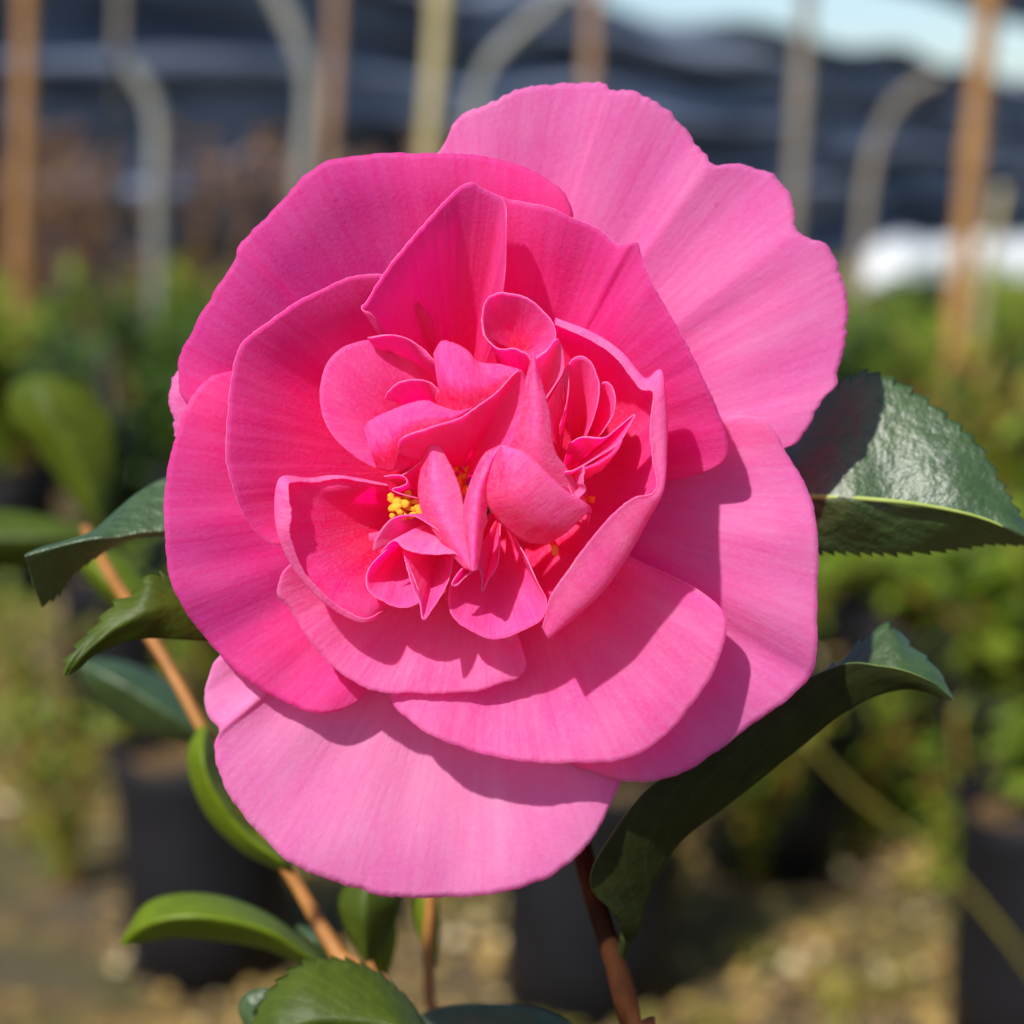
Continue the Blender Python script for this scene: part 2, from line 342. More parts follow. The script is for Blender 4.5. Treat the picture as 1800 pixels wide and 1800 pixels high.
wall_cloth('shade_cloth', -0.75, 1.9, 0.0, lambda s: 1.64 if s > 0.0 else 1.64 - s * 0.6, 0.5, 1.0, 'dark blue-black shade cloth wall with sagging horizontal folds behind all the plants')
wall_cloth('shade_cloth', 0.2, 1.9, lambda s: 1.95 + 0.12 * s, 3.2, 0.2, 4.0, 'strip of dark shade cloth hanging above the bright gap at top right')

def box_verts(cx, cy, cz, sx, sy, sz):
    V = [(cx + a*sx/2, cy + b*sy/2, cz + c*sz/2) for c in (-1, 1) for b in (-1, 1) for a in (-1, 1)]
    return V, [(0,2,3,1), (4,5,7,6), (0,1,5,4), (2,6,7,3), (0,4,6,2), (1,3,7,5)]
def white_sheet():
    a = on_ground(1500, 505); b = on_ground(1900, 492); V = []; F = []; n, m = 60, 14
    for i in range(n):
        for j in range(m):
            f = i / (n - 1); g = j / (m - 1) * math.pi
            p = a.lerp(b, f); r = 0.125 * (1.1 + 0.12 * nz(f * 9, g, 2)) * (min(1, f * 8, (1 - f) * 8) ** 0.5)
            V.append((p.x, p.y - math.cos(g) * 0.30 + 0.05 * nz(f * 6, g * 2, 5), max(math.sin(g) * r * 1.9 + 0.02 * nz(f * 20, g * 5, 7), 0.0) + 0.002))
    for i in range(n - 1):
        for j in range(m - 1): F.append((i*m+j, (i+1)*m+j, (i+1)*m+j+1, i*m+j+1))
    for i in range(n - 1): F.append((i*m, i*m+m-1, (i+1)*m+m-1, (i+1)*m))
    tag(mesh_obj('plastic_sheet', V, F, WHITE, org=a), 'white plastic sheet bundled on the ground at the foot of the shade cloth, right', 'plastic sheet')
white_sheet()

# ------------------------------------------------------------------ canes and pipes
def tube(pts, rad, n=12, cap=True):
    """world points, radius or list of radii -> verts, faces"""
    V = []; F = []; k = len(pts); prev = None
    for i, p in enumerate(pts):
        d = (pts[min(i+1, k-1)] - pts[max(i-1, 0)]).normalized()
        a = prev if prev is not None else (Vector((0, 1, 0)) if abs(d.y) < 0.9 else Vector((1, 0, 0)))
        a = (a - d * a.dot(d)).normalized(); prev = a; b = d.cross(a)
        r = rad[i] if isinstance(rad, (list, tuple)) else rad
        for q in range(n):
            th = 2 * math.pi * q / n; V.append(p + a * (r * math.cos(th)) + b * (r * math.sin(th)))
    for i in range(k - 1):
        for q in range(n): F.append((i*n+q, i*n+(q+1) % n, (i+1)*n+(q+1) % n, (i+1)*n+q))
    if cap: F.append(tuple(reversed(range(n)))); F.append(tuple((k-1)*n + q for q in range(n)))
    return V, F
def cane(name, pix, D, rad, mat, label, cat='bamboo cane', group=None, nodes=True, to_ground=True):
    """pix: visible run of the cane as photo pixels at depth D; goes on straight down into the ground"""
    pts = [at_depth(x, y, D) for x, y in pix]
    if to_ground:
        d = pts[-1] - pts[-2]; d.y *= 0.3
        k = -pts[-1].z / d.z; pts.append(pts[-1] + d * k - Vector((0, 0, 0.01)))
    P = spline(pts, 40); rr = []
    for i, p in enumerate(P):
        r = rad * (1 + 0.05 * nz(i * 0.4, D, 1))
        if nodes and i % 8 == 4: r *= 1.28
        rr.append(r)
    V, F = tube(P, rr)
    tag(mesh_obj(name, V, F, mat, org=P[-1]), label, cat, group)
CG = 'canes standing among the potted plants'
cane('bamboo_cane', [(52, -140), (42, 200), (36, 500)], 3.4, 0.0168, CANE_O, 'orange-brown bamboo cane nearest the left edge of the photo', group=CG)
cane('bamboo_cane', [(218, -140), (207, 150), (196, 500)], 3.6, 0.01008, CANE_G, 'dull grey-brown cane just right of the orange cane at the left', group=CG)
cane('bamboo_cane', [(600, -140), (590, 60), (578, 300)], 3.6, 0.01332, CANE_B, 'brown cane above the upper left petal beside a pale stick', group=CG)
cane('bamboo_cane', [(782, -140), (770, 60), (748, 330)], 2.6, 0.0128, CANE_Y, 'straw-yellow bamboo cane rising right behind the top of the flower', group=CG)
cane('bamboo_cane', [(1047, -140), (1042, 30), (1028, 330)], 3.6, 0.0144, CANE_B, 'brown cane over the top petal, left of the bright gap', group=CG)
cane('bamboo_cane', [(1428, -140), (1412, 90), (1392, 420)], 4.2, 0.01584, CANE_G, 'grey-green cane standing behind the notched right petal', group=CG)
cane('bamboo_cane', [(1752, -140), (1712, 260), (1668, 690)], 2.75, 0.0156, CANE_O, 'leaning orange bamboo cane near the right edge', group=CG)
cane('bamboo_cane', [(1762, 330), (1730, 500), (1700, 760)], 3, 0.008, CANE_Y, 'thin straw cane just right of the leaning orange cane', group=CG)
cane('bamboo_cane', [(1655, 135), (1610, 155), (1565, 200), (1530, 300), (1505, 520)], 4.2, 0.01224, CANE_G, 'thin grey cane bent over at its top, between the right petal and the orange cane', group=CG)
cane('pale_pipe', [(214, 110), (258, 160), (276, 230), (275, 410)], 3.6, 0.0145, PIPE, 'pale grey pipe with bent top, left of the upper left petal', 'pipe', 'bent pale pipes', nodes=False)
cane('pale_pipe', [(455, -60), (500, 20), (533, 100), (545, 170), (532, 330)], 3.6, 0.016, PIPE, 'pale pipe bent at its top beside the brown cane, above the upper left petal', 'pipe', 'bent pale pipes', nodes=False)
cane('pale_pipe', [(1060, -100), (990, -10), (900, 70), (855, 125), (830, 220), (826, 330)], 3.6, 0.014, PIPE, 'pale pipe arching up to the right from behind the top petal', 'pipe', 'bent pale pipes', nodes=False)

# ------------------------------------------------------------------ potted plants
def bag_mesh(r, h):
    V = []; F = []; n = 28; prof = [(0.82, 0.0), (0.97, 0.03), (1.0, 0.3), (0.99, 0.62), (1.03, 0.9), (1.08, 1.0), (1.04, 1.015), (1.0, 0.985), (0.97, 0.93), (0.95, 0.88)]
    for i, (a, b) in enumerate(prof):
        for q in range(n):
            th = 2 * math.pi * q / n; k = a * r * (1 + 0.045 * math.sin(3 * th + b * 4) + 0.03 * math.sin(7 * th - b * 9) * b)
            V.append(Vector((k * math.cos(th), k * math.sin(th), b * h + (0.006 * math.sin(4 * th) if b > 0.85 else 0))))
    for i in range(len(prof) - 1):
        for q in range(n): F.append((i*n+q, i*n+(q+1) % n, (i+1)*n+(q+1) % n, (i+1)*n+q))
    F.append(tuple(reversed(range(n)))); return V, F
def make_bag(r=0.072, h=0.20):
    V, F = bag_mesh(r, h); o = mesh_obj('nursery_bag', V, F, BAG)
    S = []; n = 24
    for k in range(1, 6):
        for q in range(n):
            th = 2 * math.pi * q / n; rr = r * 0.965 * k / 5
            S.append(Vector((rr * math.cos(th), rr * math.sin(th), h * 0.90 + 0.004 * nz(rr * 90 * math.cos(th), rr * 90 * math.sin(th), 1))))
    S.append(Vector((0, 0, h * 0.91))); F2 = []
    for k in range(4):
        for q in range(n): F2.append((k*n+q, (k+1)*n+q, (k+1)*n+(q+1) % n, k*n+(q+1) % n))
    for q in range(n): F2.append((q, (q+1) % n, 5*n))
    mesh_obj('soil', S, F2, SOIL, parent=o)
    return o
def bg_leaf(V, F, base, d, up, L, W):
    side = d.cross(up).normalized(); n = side.cross(d).normalized(); k = len(V)
    for f, ww, dz in ((0, 0.06, 0), (0.22, 0.75, 0.03), (0.5, 1.0, 0.04), (0.78, 0.7, 0.0), (1.0, 0.03, -0.10)):
        c = base + d * (L * f) + n * (L * dz)
        V += [c - side * (W * ww / 2) + n * (W * 0.13 * ww), c, c + side * (W * ww / 2) + n * (W * 0.13 * ww)]
    for i in range(4):
        a = k + i * 3; F.append((a, a+1, a+4, a+3)); F.append((a+1, a+2, a+5, a+4))
def make_plant(height, spread, nleaf, mi, nstem=4, leafL=0.045, flowers=0, seed=0, base_z=0.18):
    rd = random.Random(seed); root = empty('potted_plant', (0, 0, 0))
    sv = []; sf = []; tips = []
    for s in range(nstem):
        a = rd.random() * 6.28; sp = spread * rd.uniform(0.25, 0.9)
        P = [Vector((0, 0, base_z - 0.01)), Vector((math.cos(a) * sp * 0.3, math.sin(a) * sp * 0.3, base_z + (height - base_z) * 0.45)), Vector((math.cos(a) * sp, math.sin(a) * sp, base_z + (height - base_z) * rd.uniform(0.8, 1.05)))]
        Q = spline(P, 14); tips.append(Q); v, f = tube(Q, [0.0032 * (1 - 0.6 * i / 13) for i in range(14)], 6)
        n0 = len(sv); sv += v; sf += [tuple(n0 + x for x in y) for y in f]
    mesh_obj('stem', sv, sf, STEM_O if mi != 1 else STEM_R, parent=root)
    V = []; F = []
    for k in range(nleaf):
        Q = rd.choice(tips); p = Q[min(13, int(2 + 12 * rd.random() ** 0.8))].copy()
        a = rd.random() * 6.28; e = rd.uniform(-0.25, 0.9); d = Vector((math.cos(a) * math.cos(e), math.sin(a) * math.cos(e), math.sin(e)))
        p += d * 0.006; bg_leaf(V, F, p, d, Vector((rd.uniform(-.3, .3), rd.uniform(-.3, .3), 1)), leafL * rd.uniform(0.6, 1.25), leafL * rd.uniform(0.36, 0.5))
    mesh_obj('foliage', V, F, BGREEN[mi], parent=root)
    for k in range(flowers):
        Q = rd.choice(tips); p = Q[rd.randint(7, 13)] + Vector((rd.uniform(-.02, .02), rd.uniform(-.03, 0), rd.uniform(0, .02)))
        V = []; F = []
        for q in range(7):
            a = q * 0.9; d = Vector((math.cos(a) * 0.7, -0.5, math.sin(a) * 0.7)).normalized(); bg_leaf(V, F, p, d, Vector((0, -1, 0.2)), 0.020, 0.016)
        mesh_obj('flower', V, F, REDF, parent=root, org=p)
    return root
def copy_tree(o, parent=None):
    c = o.copy(); C.objects.link(c); c.parent = parent
    for ch in [x for x in bpy.data.objects if x.parent == o]: copy_tree(ch, c)
    return c
BAGP = make_bag()
PROTO = {'fresh': make_plant(0.47, 0.16, 330, 0, 7, 0.052, seed=1), 'dark': make_plant(0.48, 0.15, 260, 1, 6, 0.052, seed=2), 'olive': make_plant(0.46, 0.16, 230, 2, 7, 0.046, seed=3),
         'dry': make_plant(0.74, 0.15, 230, 3, 6, 0.045, seed=4), 'red': make_plant(0.45, 0.14, 230, 1, 6, 0.046, flowers=12, seed=5), 'low': make_plant(0.36, 0.19, 330, 0, 9, 0.036, seed=8, base_z=0.17), 'sparse': make_plant(0.40, 0.13, 60, 0, 4, 0.045, seed=6)}
used = {}
def put(kind, x, y, rz, s, label, blabel, group='small potted plants in rows', bgroup='black nursery bags in rows'):
    key = kind
    src = PROTO[kind]; o = src if key not in used else copy_tree(src); used[key] = 1
    o.location = (x, y, 0); o.rotation_euler = (0, 0, rz); o.scale = (1, 1, 1)
    tag(o, label, 'potted plant', group)
    b = BAGP if 'bag' not in used else copy_tree(BAGP); used['bag'] = 1
    b.location = (x, y, 0.0); b.rotation_euler = (0, 0, rz * 1.7); tag(b, blabel, 'plant bag', bgroup)
    return o
near = [  # pixel of the bag's foot centre, kind, plant label, bag label
    ((365, 1700), 'sparse', 'sparse young plant in the black bag behind the lower left leaves', 'black nursery bag at lower left behind the orange twig'),
    ((1030, 1760), 'sparse', 'sparse young plant in the bag right below the flower', 'black nursery bag standing right behind the flower stem'),
    ((1355, 1520), 'low', 'weedy plant in the bag behind the long curled leaf', 'black nursery bag under the long curled dark leaf'),
    ((1590, 1400), 'low', 'weedy green plant in the bag below the toothed leaf tip', 'black nursery bag below the toothed leaf tip'),
    ((1830, 1830), 'fresh', 'green plant in the bag at the bottom right corner', 'black nursery bag cut by the bottom right corner'),
    ((215, 1265), 'dark', 'dark green plant in the bag behind the two left leaves', 'black nursery bag behind the small serrated left leaf'),
    ((1770, 1560), 'low', 'weedy green plant near the right edge below mid height', 'black nursery bag near the right edge just above the corner bag'),
    ((1790, 1330), 'olive', 'straggly olive plant at the right edge at mid height', 'black nursery bag at the right edge at mid height'),
]
for i, ((px, py), k, la, lb) in enumerate(near):
    g = on_ground(px, py); put(k, g.x, g.y, i * 1.3, 1, la, lb)
rnd = random.Random(11)
ORD = ['first', 'second', 'third', 'fourth', 'fifth', 'sixth', 'seventh', 'eighth', 'ninth', 'tenth', 'eleventh', 'twelfth', 'thirteenth', 'fourteenth', 'fifteenth', 'sixteenth', 'seventeenth']
LOOK = {'fresh': 'bright green leafy plant', 'dark': 'dark green leafy plant', 'olive': 'yellowish green plant', 'dry': 'tall plant with dry leaves', 'red': 'dark plant with red flowers', 'sparse': 'sparse plant'}
for row, y in enumerate((2.36, 2.75, 3.15, 3.6, 4.1, 4.7, 5.4)):
    half = 0.27 * y + 0.05; n = int(half * 2 / 0.235); c = 0
    for k in range(n):
        x = -half + half * 2 * (k + 0.5) / n + rnd.uniform(-.03, .03); px = x / y * 3484 + 900
        if row == 0 and px < 1380: continue
        if row == 1 and px < 300: continue
        if row > 3 and px < 850: kd = rnd.choice(['dry', 'dry', 'dry', 'olive'])
        elif row > 3 and px > 1150: kd = rnd.choice(['dark', 'olive', 'fresh'])
        else: kd = rnd.choice(['fresh', 'dark', 'olive', 'fresh', 'red', 'olive', 'fresh'])
        where = '%s from the left in the %s row behind the flower' % (ORD[c], ORD[row]); c += 1
        o = put(kd, x, y + rnd.uniform(-.06, .06), rnd.random() * 6.28, 1, LOOK[kd] + ', ' + where, 'black nursery bag, ' + where)
        if row > 2 and px > 1150: o.scale = (1, 1, 0.86)

def ground_weeds():
    V = []; F = []; rd = random.Random(31)
    for k in range(420):
        y = rd.uniform(1.45, 3.2); x = rd.uniform(-0.3, 0.32) * y
        if noise.noise(Vector((x * 3.2, y * 3.2, 4))) < (0.02 if x < 0 else -0.12): continue
        for q in range(rd.randint(4, 9)):
            a = rd.random() * 6.28; e = rd.uniform(0.2, 1.2); d = Vector((math.cos(a) * math.cos(e), math.sin(a) * math.cos(e), math.sin(e)))
            bg_leaf(V, F, Vector((x, y, 0.005)), d, Vector((0.1, -0.2, 1)), rd.uniform(0.015, 0.04), rd.uniform(0.008, 0.014))
    tag(mesh_obj('ground_weeds', V, F, BGREEN[2], org=(0, 2, 0)), 'low olive weeds and moss tufts scattered over the bare soil', 'weeds', kind='stuff')
ground_weeds()
WEED = make_plant(0.20, 0.12, 150, 0, 8, 0.026, seed=41, base_z=0.0); WEED.name = 'weed'
for i, ((px, py), la) in enumerate([((1330, 1560), 'green weed clump on the soil below the long curled leaf'), ((1520, 1500), 'green weed clump at lower right, left of the slanting bare stem'), ((1660, 1440), 'green weed clump in front of the bag below the toothed leaf tip'),
        ((1700, 1640), 'green weed clump beside the bag at the bottom right corner'), ((1180, 1640), 'green weed clump right of the reddish main stem'), ((60, 1330), 'green weed clump at the left edge below the serrated leaf'), ((120, 1560), 'green weed clump at the left edge beside the big black bag')]):
    g = on_ground(px, py); o = WEED if i == 0 else copy_tree(WEED); o.location = (g.x, g.y, 0.0); o.rotation_euler = (0, 0, i * 1.1); tag(o, la, 'weed', 'weed clumps on the soil')
cane('leaning_stem', [(1400, 1280), (1500, 1390), (1640, 1500), (1740, 1610), (1830, 1730)], 1.3, 0.0016, BGREEN[2], 'yellow-green bare stem slanting down to the bottom right corner', 'plant stem', nodes=False)
# ------------------------------------------------------------------ the camellia
PB = Vector((0.015, 0.36, 0.18))                       # where its stem leaves the soil
plant = empty('camellia', PB)
tag(plant, 'camellia with one large ruffled pink bloom facing the camera, glossy toothed leaves and reddish stem', 'camellia')

def fan(rails, nu, nr, p=1.0, bulge=0.0, wav=0.0, wf=3.0, seed=1.0, curl=0.0, jag=0.25, pleat=0.0):
    """rails in camera mm; 2 rails: ray profile z ~ t^p; 3+: smooth loft"""
    k = len(rails); cnt = {len(r) for r in rails if len(r) > 1}
    Rr = [spline(r, nu, by_index=(len(cnt) == 1 and k > 2)) for r in rails]
    for j in range(nu):                                 # uneven margin
        u = j / (nu - 1); o = Rr[-1][j]; d = (o - Rr[-2][j]); d.z = 0
        if d.length > 1e-6:
            e = min(1, u * 12, (1 - u) * 12)
            Rr[-1][j] = o + d.normalized() * (jag * e * (nz(u * 14, 0, seed) * 1.3 + 0.8 * nz(u * 45, 3, seed) + 0.6 * nz(u * 130, 3, seed) - 2.2 * max(0, nz(u * 22, 8, seed) - 0.48)))
    G = []
    for i in range(nr):
        t = i / (nr - 1); row = []
        for j in range(nu):
            u = j / (nu - 1)
            if k == 2:
                a, b = Rr[0][j], Rr[1][j]; v = a.lerp(b, t); v.z = a.z + (b.z - a.z) * (t ** p) + bulge * math.sin(math.pi * t)
            else:
                s = t * (k - 1); q = min(int(s), k - 2); f = s - q
                A = [Rr[max(q-1, 0)][j], Rr[q][j], Rr[q+1][j], Rr[min(q+2, k-1)][j]]
                if q == 0: A[0] = A[1] * 2 - A[2]
                if q == k - 2: A[3] = A[2] * 2 - A[1]
                v = cr(*A, f)
                if q == 0: v.z += bulge * math.sin(math.pi * f)
            v.z += wav * t * (nz(u * wf, t * 1.2, seed + 20) + 0.35 * nz(u * wf * 3.1, t * 3, seed + 9)) + pleat * t * math.sin(u * 60 + 3 * nz(u * 5, t, seed))
            if curl and t > 0.86: v.z -= curl * ((t - 0.86) / 0.14) ** 2
            row.append(v)
        G.append(row)
    return G
# receptacle and calyx at the back of the bloom
bc = cam_pt(860, 870, -31)
def dome(c, r, mats, name, parent):
    V = []; F = []; n, m = 24, 10
    for i in range(m):
        f = math.pi * (i + 0.5) / m
        for q in range(n):
            th = 2 * math.pi * q / n; rr = r * math.sin(f) * (1 + 0.08 * math.cos(5 * th))
            V.append(to_world(c + Vector((rr * math.cos(th), rr * math.sin(th), r * 0.75 * math.cos(f)))))
    for i in range(m - 1):
        for q in range(n): F.append((i*n+q, (i+1)*n+q, (i+1)*n+(q+1) % n, i*n+(q+1) % n))
    F.append(tuple(range(n))); F.append(tuple(reversed(range((m-1)*n, m*n))))
    return mesh_obj(name, V, F, mats, parent=parent, org=to_world(c))
flower = dome(bc, 7.5, CALYX, 'flower', plant)
flower['label'] = 'large pink camellia bloom with ruffled centre'

MOUT = [PM_OUT, PM_UND, PM_RIM]; MPAL = [PM_PALE, PM_UND, PM_RIM]; MLOW = [PM_LOW, PM_UND, PM_RIM]; MMID = [PM_MID, PM_UND, PM_RIM]; MCOR = [PM_COR, PM_UND, PM_RIM]; MCORF = [PM_UND, PM_COR, PM_RIM]
def petal(name, base, rim, mats, nu=130, nr=44, th=0.28, thr=0.14, label=None, **kw):
    rails = [parse(base)] + [parse(r) for r in (rim if isinstance(rim, list) else [rim])]
    G = fan(rails, nu, nr, **kw)
    V, F, M, uv = sheet(G, th, thr)
    o = mesh_obj(name, V, F, mats, parent=flower, org=to_world(rails[0][0]), fm=M, uvs=uv)
    if label: o['label'] = label
    return o

# ---- outer petals (x y z-in-mm)
petal('petal', '850 830 -25', '700 330 -15.0, 775 265 -14.9, 800 215 -14.8, 850 185 -14.9, 915 155 -15.0, 1000 143 -15.0, 1060 147 -14.9, 1075 156 -14.8, 1120 158 -14.9, 1180 195 -15.1, 1215 235 -15.2, 1238 268 -14.8, 1255 284 -14.5, 1300 283 -15.0, 1350 300 -15.4, 1395 340 -15.2, 1404 375 -15.0, 1406 402 -14.8, 1425 417 -15.0, 1460 438 -15.5, 1480 490 -15.6, 1492 560 -15.5, 1480 640 -15.5, 1468 680 -15.4, 1440 708 -15.2, 1415 755 -15.0, 1383 786 -15.0, 1290 800 -15.0',
      MOUT, nu=380, nr=60, p=0.45, wav=2.2, wf=3.2, seed=4, jag=0.6, curl=0.4, label='widest pale outer petal, notched, at upper right')
petal('petal', '850 900 -24', '480 1080 -14, 385 1153 -13.5, 365 1190 -14, 357 1225 -14.5, 366 1262 -14, 384 1284 -13, 378 1310 -14, 385 1360 -15, 420 1420 -15.5, 470 1480 -16, 520 1520 -16, 600 1555 -16, 680 1577 -15.5, 780 1582 -15, 860 1572 -14.5, 950 1550 -14, 1010 1510 -13.5, 1045 1470 -13, 1065 1430 -13, 1090 1380 -12.5, 1105 1330 -12.5',
      MPAL, nu=320, nr=56, p=0.40, wav=3.4, wf=3.0, seed=8, jag=0.25, curl=0.5, label='large pale outer petal at the bottom')
petal('petal', '820 850 -24', '420 600 -16, 330 640 -15, 306 662 -14.5, 298 690 -14, 298 712 -14, 306 735 -14, 315 780 -14.5, 400 900 -15', MOUT, nu=90, nr=30, p=0.5, seed=12, jag=0.3, label='small tip of a pale petal peeping out at the far left')
petal('petal', '870 860 -23.5', '1150 722 -12, 1230 726 -11, 1285 728 -10, 1335 736 -9.5, 1362 762 -9.5, 1385 800 -9.5, 1415 855 -9.5, 1430 905 -9, 1434 960 -8.5, 1434 1040 -8.5, 1434 1110 -8.5, 1431 1165 -9.5, 1418 1195 -10.5, 1360 1248 -11, 1285 1308 -10.5, 1210 1358 -10, 1150 1376 -10, 1095 1372 -10, 1020 1352 -10.5, 960 1320 -11',
      MOUT, nu=220, nr=56, p=0.52, wav=4.0, wf=3.5, seed=17, jag=0.2, curl=0.3, label='outer petal at lower right')
petal('petal', '840 850 -23', '470 860 -13, 370 760 -9, 320 700 -7, 311 650 -6, 313 620 -5.5, 345 560 -4.5, 394 480 -3.5, 412 452 -3, 415 434 -2.5, 430 415 -3, 465 375 -2.5, 512 325 -2.5, 556 290 -3, 600 275 -3.5, 660 268 -3.5, 730 265 -3.5, 800 266 -4, 870 274 -4.5, 935 297 -5, 985 328 -6, 1005 358 -7, 1008 385 -8, 990 440 -9, 960 520 -10',
      MMID, nu=240, nr=56, p=1.15, bulge=-1.0, wav=1.6, wf=4, seed=22, jag=0.3, curl=1.7, label='large shaded petal at upper left')
petal('petal', '830 880 -22.5', '470 640 -9, 405 652 -7.5, 365 666 -6.5, 330 710 -5.5, 303 780 -5, 288 860 -5, 289 950 -5, 299 1020 -5.5, 332 1085 -6.5, 382 1150 -8, 448 1206 -9, 508 1240 -9.5, 560 1254 -9.5, 610 1246 -9.5, 645 1215 -10, 680 1150 -11',
      MMID, nu=220, nr=52, p=0.85, wav=2.8, wf=3.5, seed=27, jag=0.2, curl=0.5, label='long petal along the left side')
petal('petal', '880 880 -22', '660 1150 -10, 690 1232 -8, 722 1266 -7.5, 772 1296 -7, 845 1322 -7, 935 1337 -6.5, 1030 1342 -6, 1100 1334 -5.5, 1158 1306 -5, 1210 1250 -4.5, 1250 1190 -4, 1274 1130 -3.5, 1278 1085 -3.5, 1250 1052 -5, 1205 1024 -6, 1150 1002 -7.5, 1080 960 -9',
      MLOW, nu=200, nr=50, p=0.42, wav=2.8, wf=3.5, seed=31, jag=0.2, curl=0.3, label='broad petal below the centre, second from the bottom')
petal('petal', '840 900 -21', '540 960 -3, 514 988 -1.5, 494 1012 -1.5, 487 1048 -2, 508 1066 -2.5, 535 1115 -3, 572 1162 -4, 618 1198 -4.5, 662 1216 -4.5, 730 1221 -4.5, 800 1220 -4.5, 860 1210 -4, 908 1196 -4, 925 1176 -4, 918 1150 -5, 880 1118 -6, 850 1060 -9',
      MLOW, nu=180, nr=48, p=0.5, wav=1.6, wf=4, seed=36, jag=0.22, curl=0.4, label='curved petal at lower left of the centre')
# ---- inner cup
petal('petal', '800 820 -21', '760 560 -6, 700 494 -1, 645 481 0, 598 490 1, 520 530 2.5, 455 573 3.5, 420 604 4, 406 650 4, 400 720 4, 398 790 4, 406 842 3.5, 427 902 2.5, 462 946 1.5, 497 957 0.5, 560 940 -3, 620 900 -8',
      MMID, nu=180, nr=50, p=1.25, bulge=-1.5, wav=1.5, wf=4, seed=41, jag=0.2, curl=0.8, label='cupped petal left of the ruffled centre')
petal('petal', '900 820 -20', '840 420 -2, 868 350 1, 895 347 1.5, 960 360 2.5, 1010 382 3, 1050 400 3, 1085 426 3.5, 1105 427 5, 1121 424 5.5, 1129 450 5, 1152 505 4.5, 1200 590 3.5, 1245 680 2, 1270 745 0.5, 1281 800 -1.5, 1240 830 -4, 1160 850 -8',
      MMID, nu=200, nr=52, p=1.2, bulge=-1.5, wav=1.6, wf=4, seed=46, jag=0.16, curl=0.8, label='cupped petal at upper right of the centre with a pointed corner')
petal('petal', '800 780 -19', '690 640 -4, 658 558 3, 634 541 4.5, 646 524 4, 682 468 4, 740 400 4, 798 336 4.5, 826 321 5, 852 331 4.5, 886 352 4.5, 890 400 5, 889 460 3.5, 884 520 1, 876 580 -3',
      MMID, nu=170, nr=48, p=1.2, bulge=-1.5, wav=1.2, wf=3, seed=51, jag=0.2, curl=0.6, label='peaked petal above the centre')
# right petal with its edge folded inward: base, body, crease, free edge
petal('petal', '900 840 -21', [
      '960 630 -8, 1030 670 -7, 1070 700 -7, 1095 730 -7, 1105 760 -7, 1105 800 -7, 1100 840 -7, 1090 880 -7, 1060 925 -7, 1030 965 -7, 1000 1000 -7, 970 1030 -7, 940 1050 -7',
      '975 563 1, 1042 590 2, 1094 626 3, 1132 668 4, 1160 655 5, 1170 720 5, 1170 785 5, 1162 862 5.5, 1140 910 5, 1098 985 4, 1058 1040 3.5, 1010 1085 3, 964 1121 2.5',
      '976 570 2.5, 1038 598 3.5, 1086 634 4.5, 1124 682 5.5, 1148 690 7, 1143 745 7.5, 1147 800 7.5, 1152 862 7.5, 1108 878 8, 1058 925 7.5, 1008 988 6.5, 968 1050 5.5, 953 1104 4'],
      MCOR, nu=150, nr=60, wav=0.3, seed=56, jag=0.15, label='petal right of the centre with its edge folded over')
petal('petal', '760 890 -18.5', [
      '690 865 -6, 650 862 -3.5, 610 865 -1.5, 578 880 -0.5, 570 915 0, 575 945 0, 592 975 -0.3, 618 1005 -0.8, 655 1030 -1.8, 690 1035 -3',
      '684 852 -2.5, 600 838 -0.5, 545 842 1.5, 497 842 4.5, 486 895 5, 496 950 4.5, 528 1008 3, 580 1062 1.5, 638 1090 0.5, 678 1074 -2.5',
      '684 854 -1.5, 600 842 0.5, 545 848 3, 508 852 6.5, 512 900 7, 512 945 6, 534 1004 4, 584 1058 2.5, 638 1086 1.1, 676 1072 -2'],
      MCOR, nu=130, nr=54, wav=0.4, seed=61, jag=0.2, label='petal left of the centre with a narrow folded edge')
# ---- ruffled centre (petaloids)
def pd(base, rim, mats=MCOR, **kw):
    kw.setdefault('nu', 72); kw.setdefault('nr', 28); kw.setdefault('th', 0.24); kw.setdefault('thr', 0.15); kw.setdefault('jag', 0.10)
    kw.setdefault('wav', 0.5)
    return petal('petaloid', base, rim, mats, **kw)
def pd3(rails, mats=MCOR, **kw):
    return pd(rails[0], rails[1:], mats, wav=0.35, **kw)
pd('770 790 -12', '770 640 -6, 690 600 -3.5, 632 600 -1.5, 592 618 -0.5, 568 655 0.5, 563 708 1, 580 758 1.5, 620 800 1.5, 662 822 1, 700 826 0, 740 815 -3', seed=70, p=0.9, bulge=2.0)
pd('760 720 -12', ['700 660 -8, 730 660 -8, 755 670 -8, 775 690 -8, 790 700 -8', '650 600 -1, 690 598 0, 728 612 0, 762 645 0, 800 668 -2', '650 594 0.5, 692 589 1.5, 732 604 1.5, 768 636 1.5, 806 662 -1'], seed=72)
pd3(['662 822 1.5, 690 828 2, 700 800 3.5, 712 775 5, 745 757 6, 790 742 6.5, 826 719 6.6', '650 790 3, 672 780 3.8, 700 755 5, 726 738 5.6, 764 730 6, 800 729 6.6, 828 718 7', '640 755 1, 652 738 2, 700 716 3, 745 704 3.6, 782 716 4.6, 808 721 5.6, 830 717 6.6'], seed=74)
pd('810 830 -8', '700 800 3, 704 772 5.5, 742 756 6.2, 772 745 6.6, 806 736 6.8, 832 718 7, 874 688 6.5, 914 650 5.5, 926 690 4, 915 750 3, 892 790 2, 856 835 0', seed=76, p=0.8, bulge=1.0)
pd3(['776 712 4, 790 720 5, 812 724 6, 832 718 6.6, 856 702 6.4, 884 678 6, 914 651 5.4', '768 664 4.5, 785 665 6.5, 806 670 7.4, 830 675 7.2, 852 672 6.4, 880 662 5.6, 913 650 5.2', '762 622 1.5, 776 600 2, 800 604 2.4, 822 616 3, 842 636 3.4, 880 641 4, 912 649 5'], seed=78)
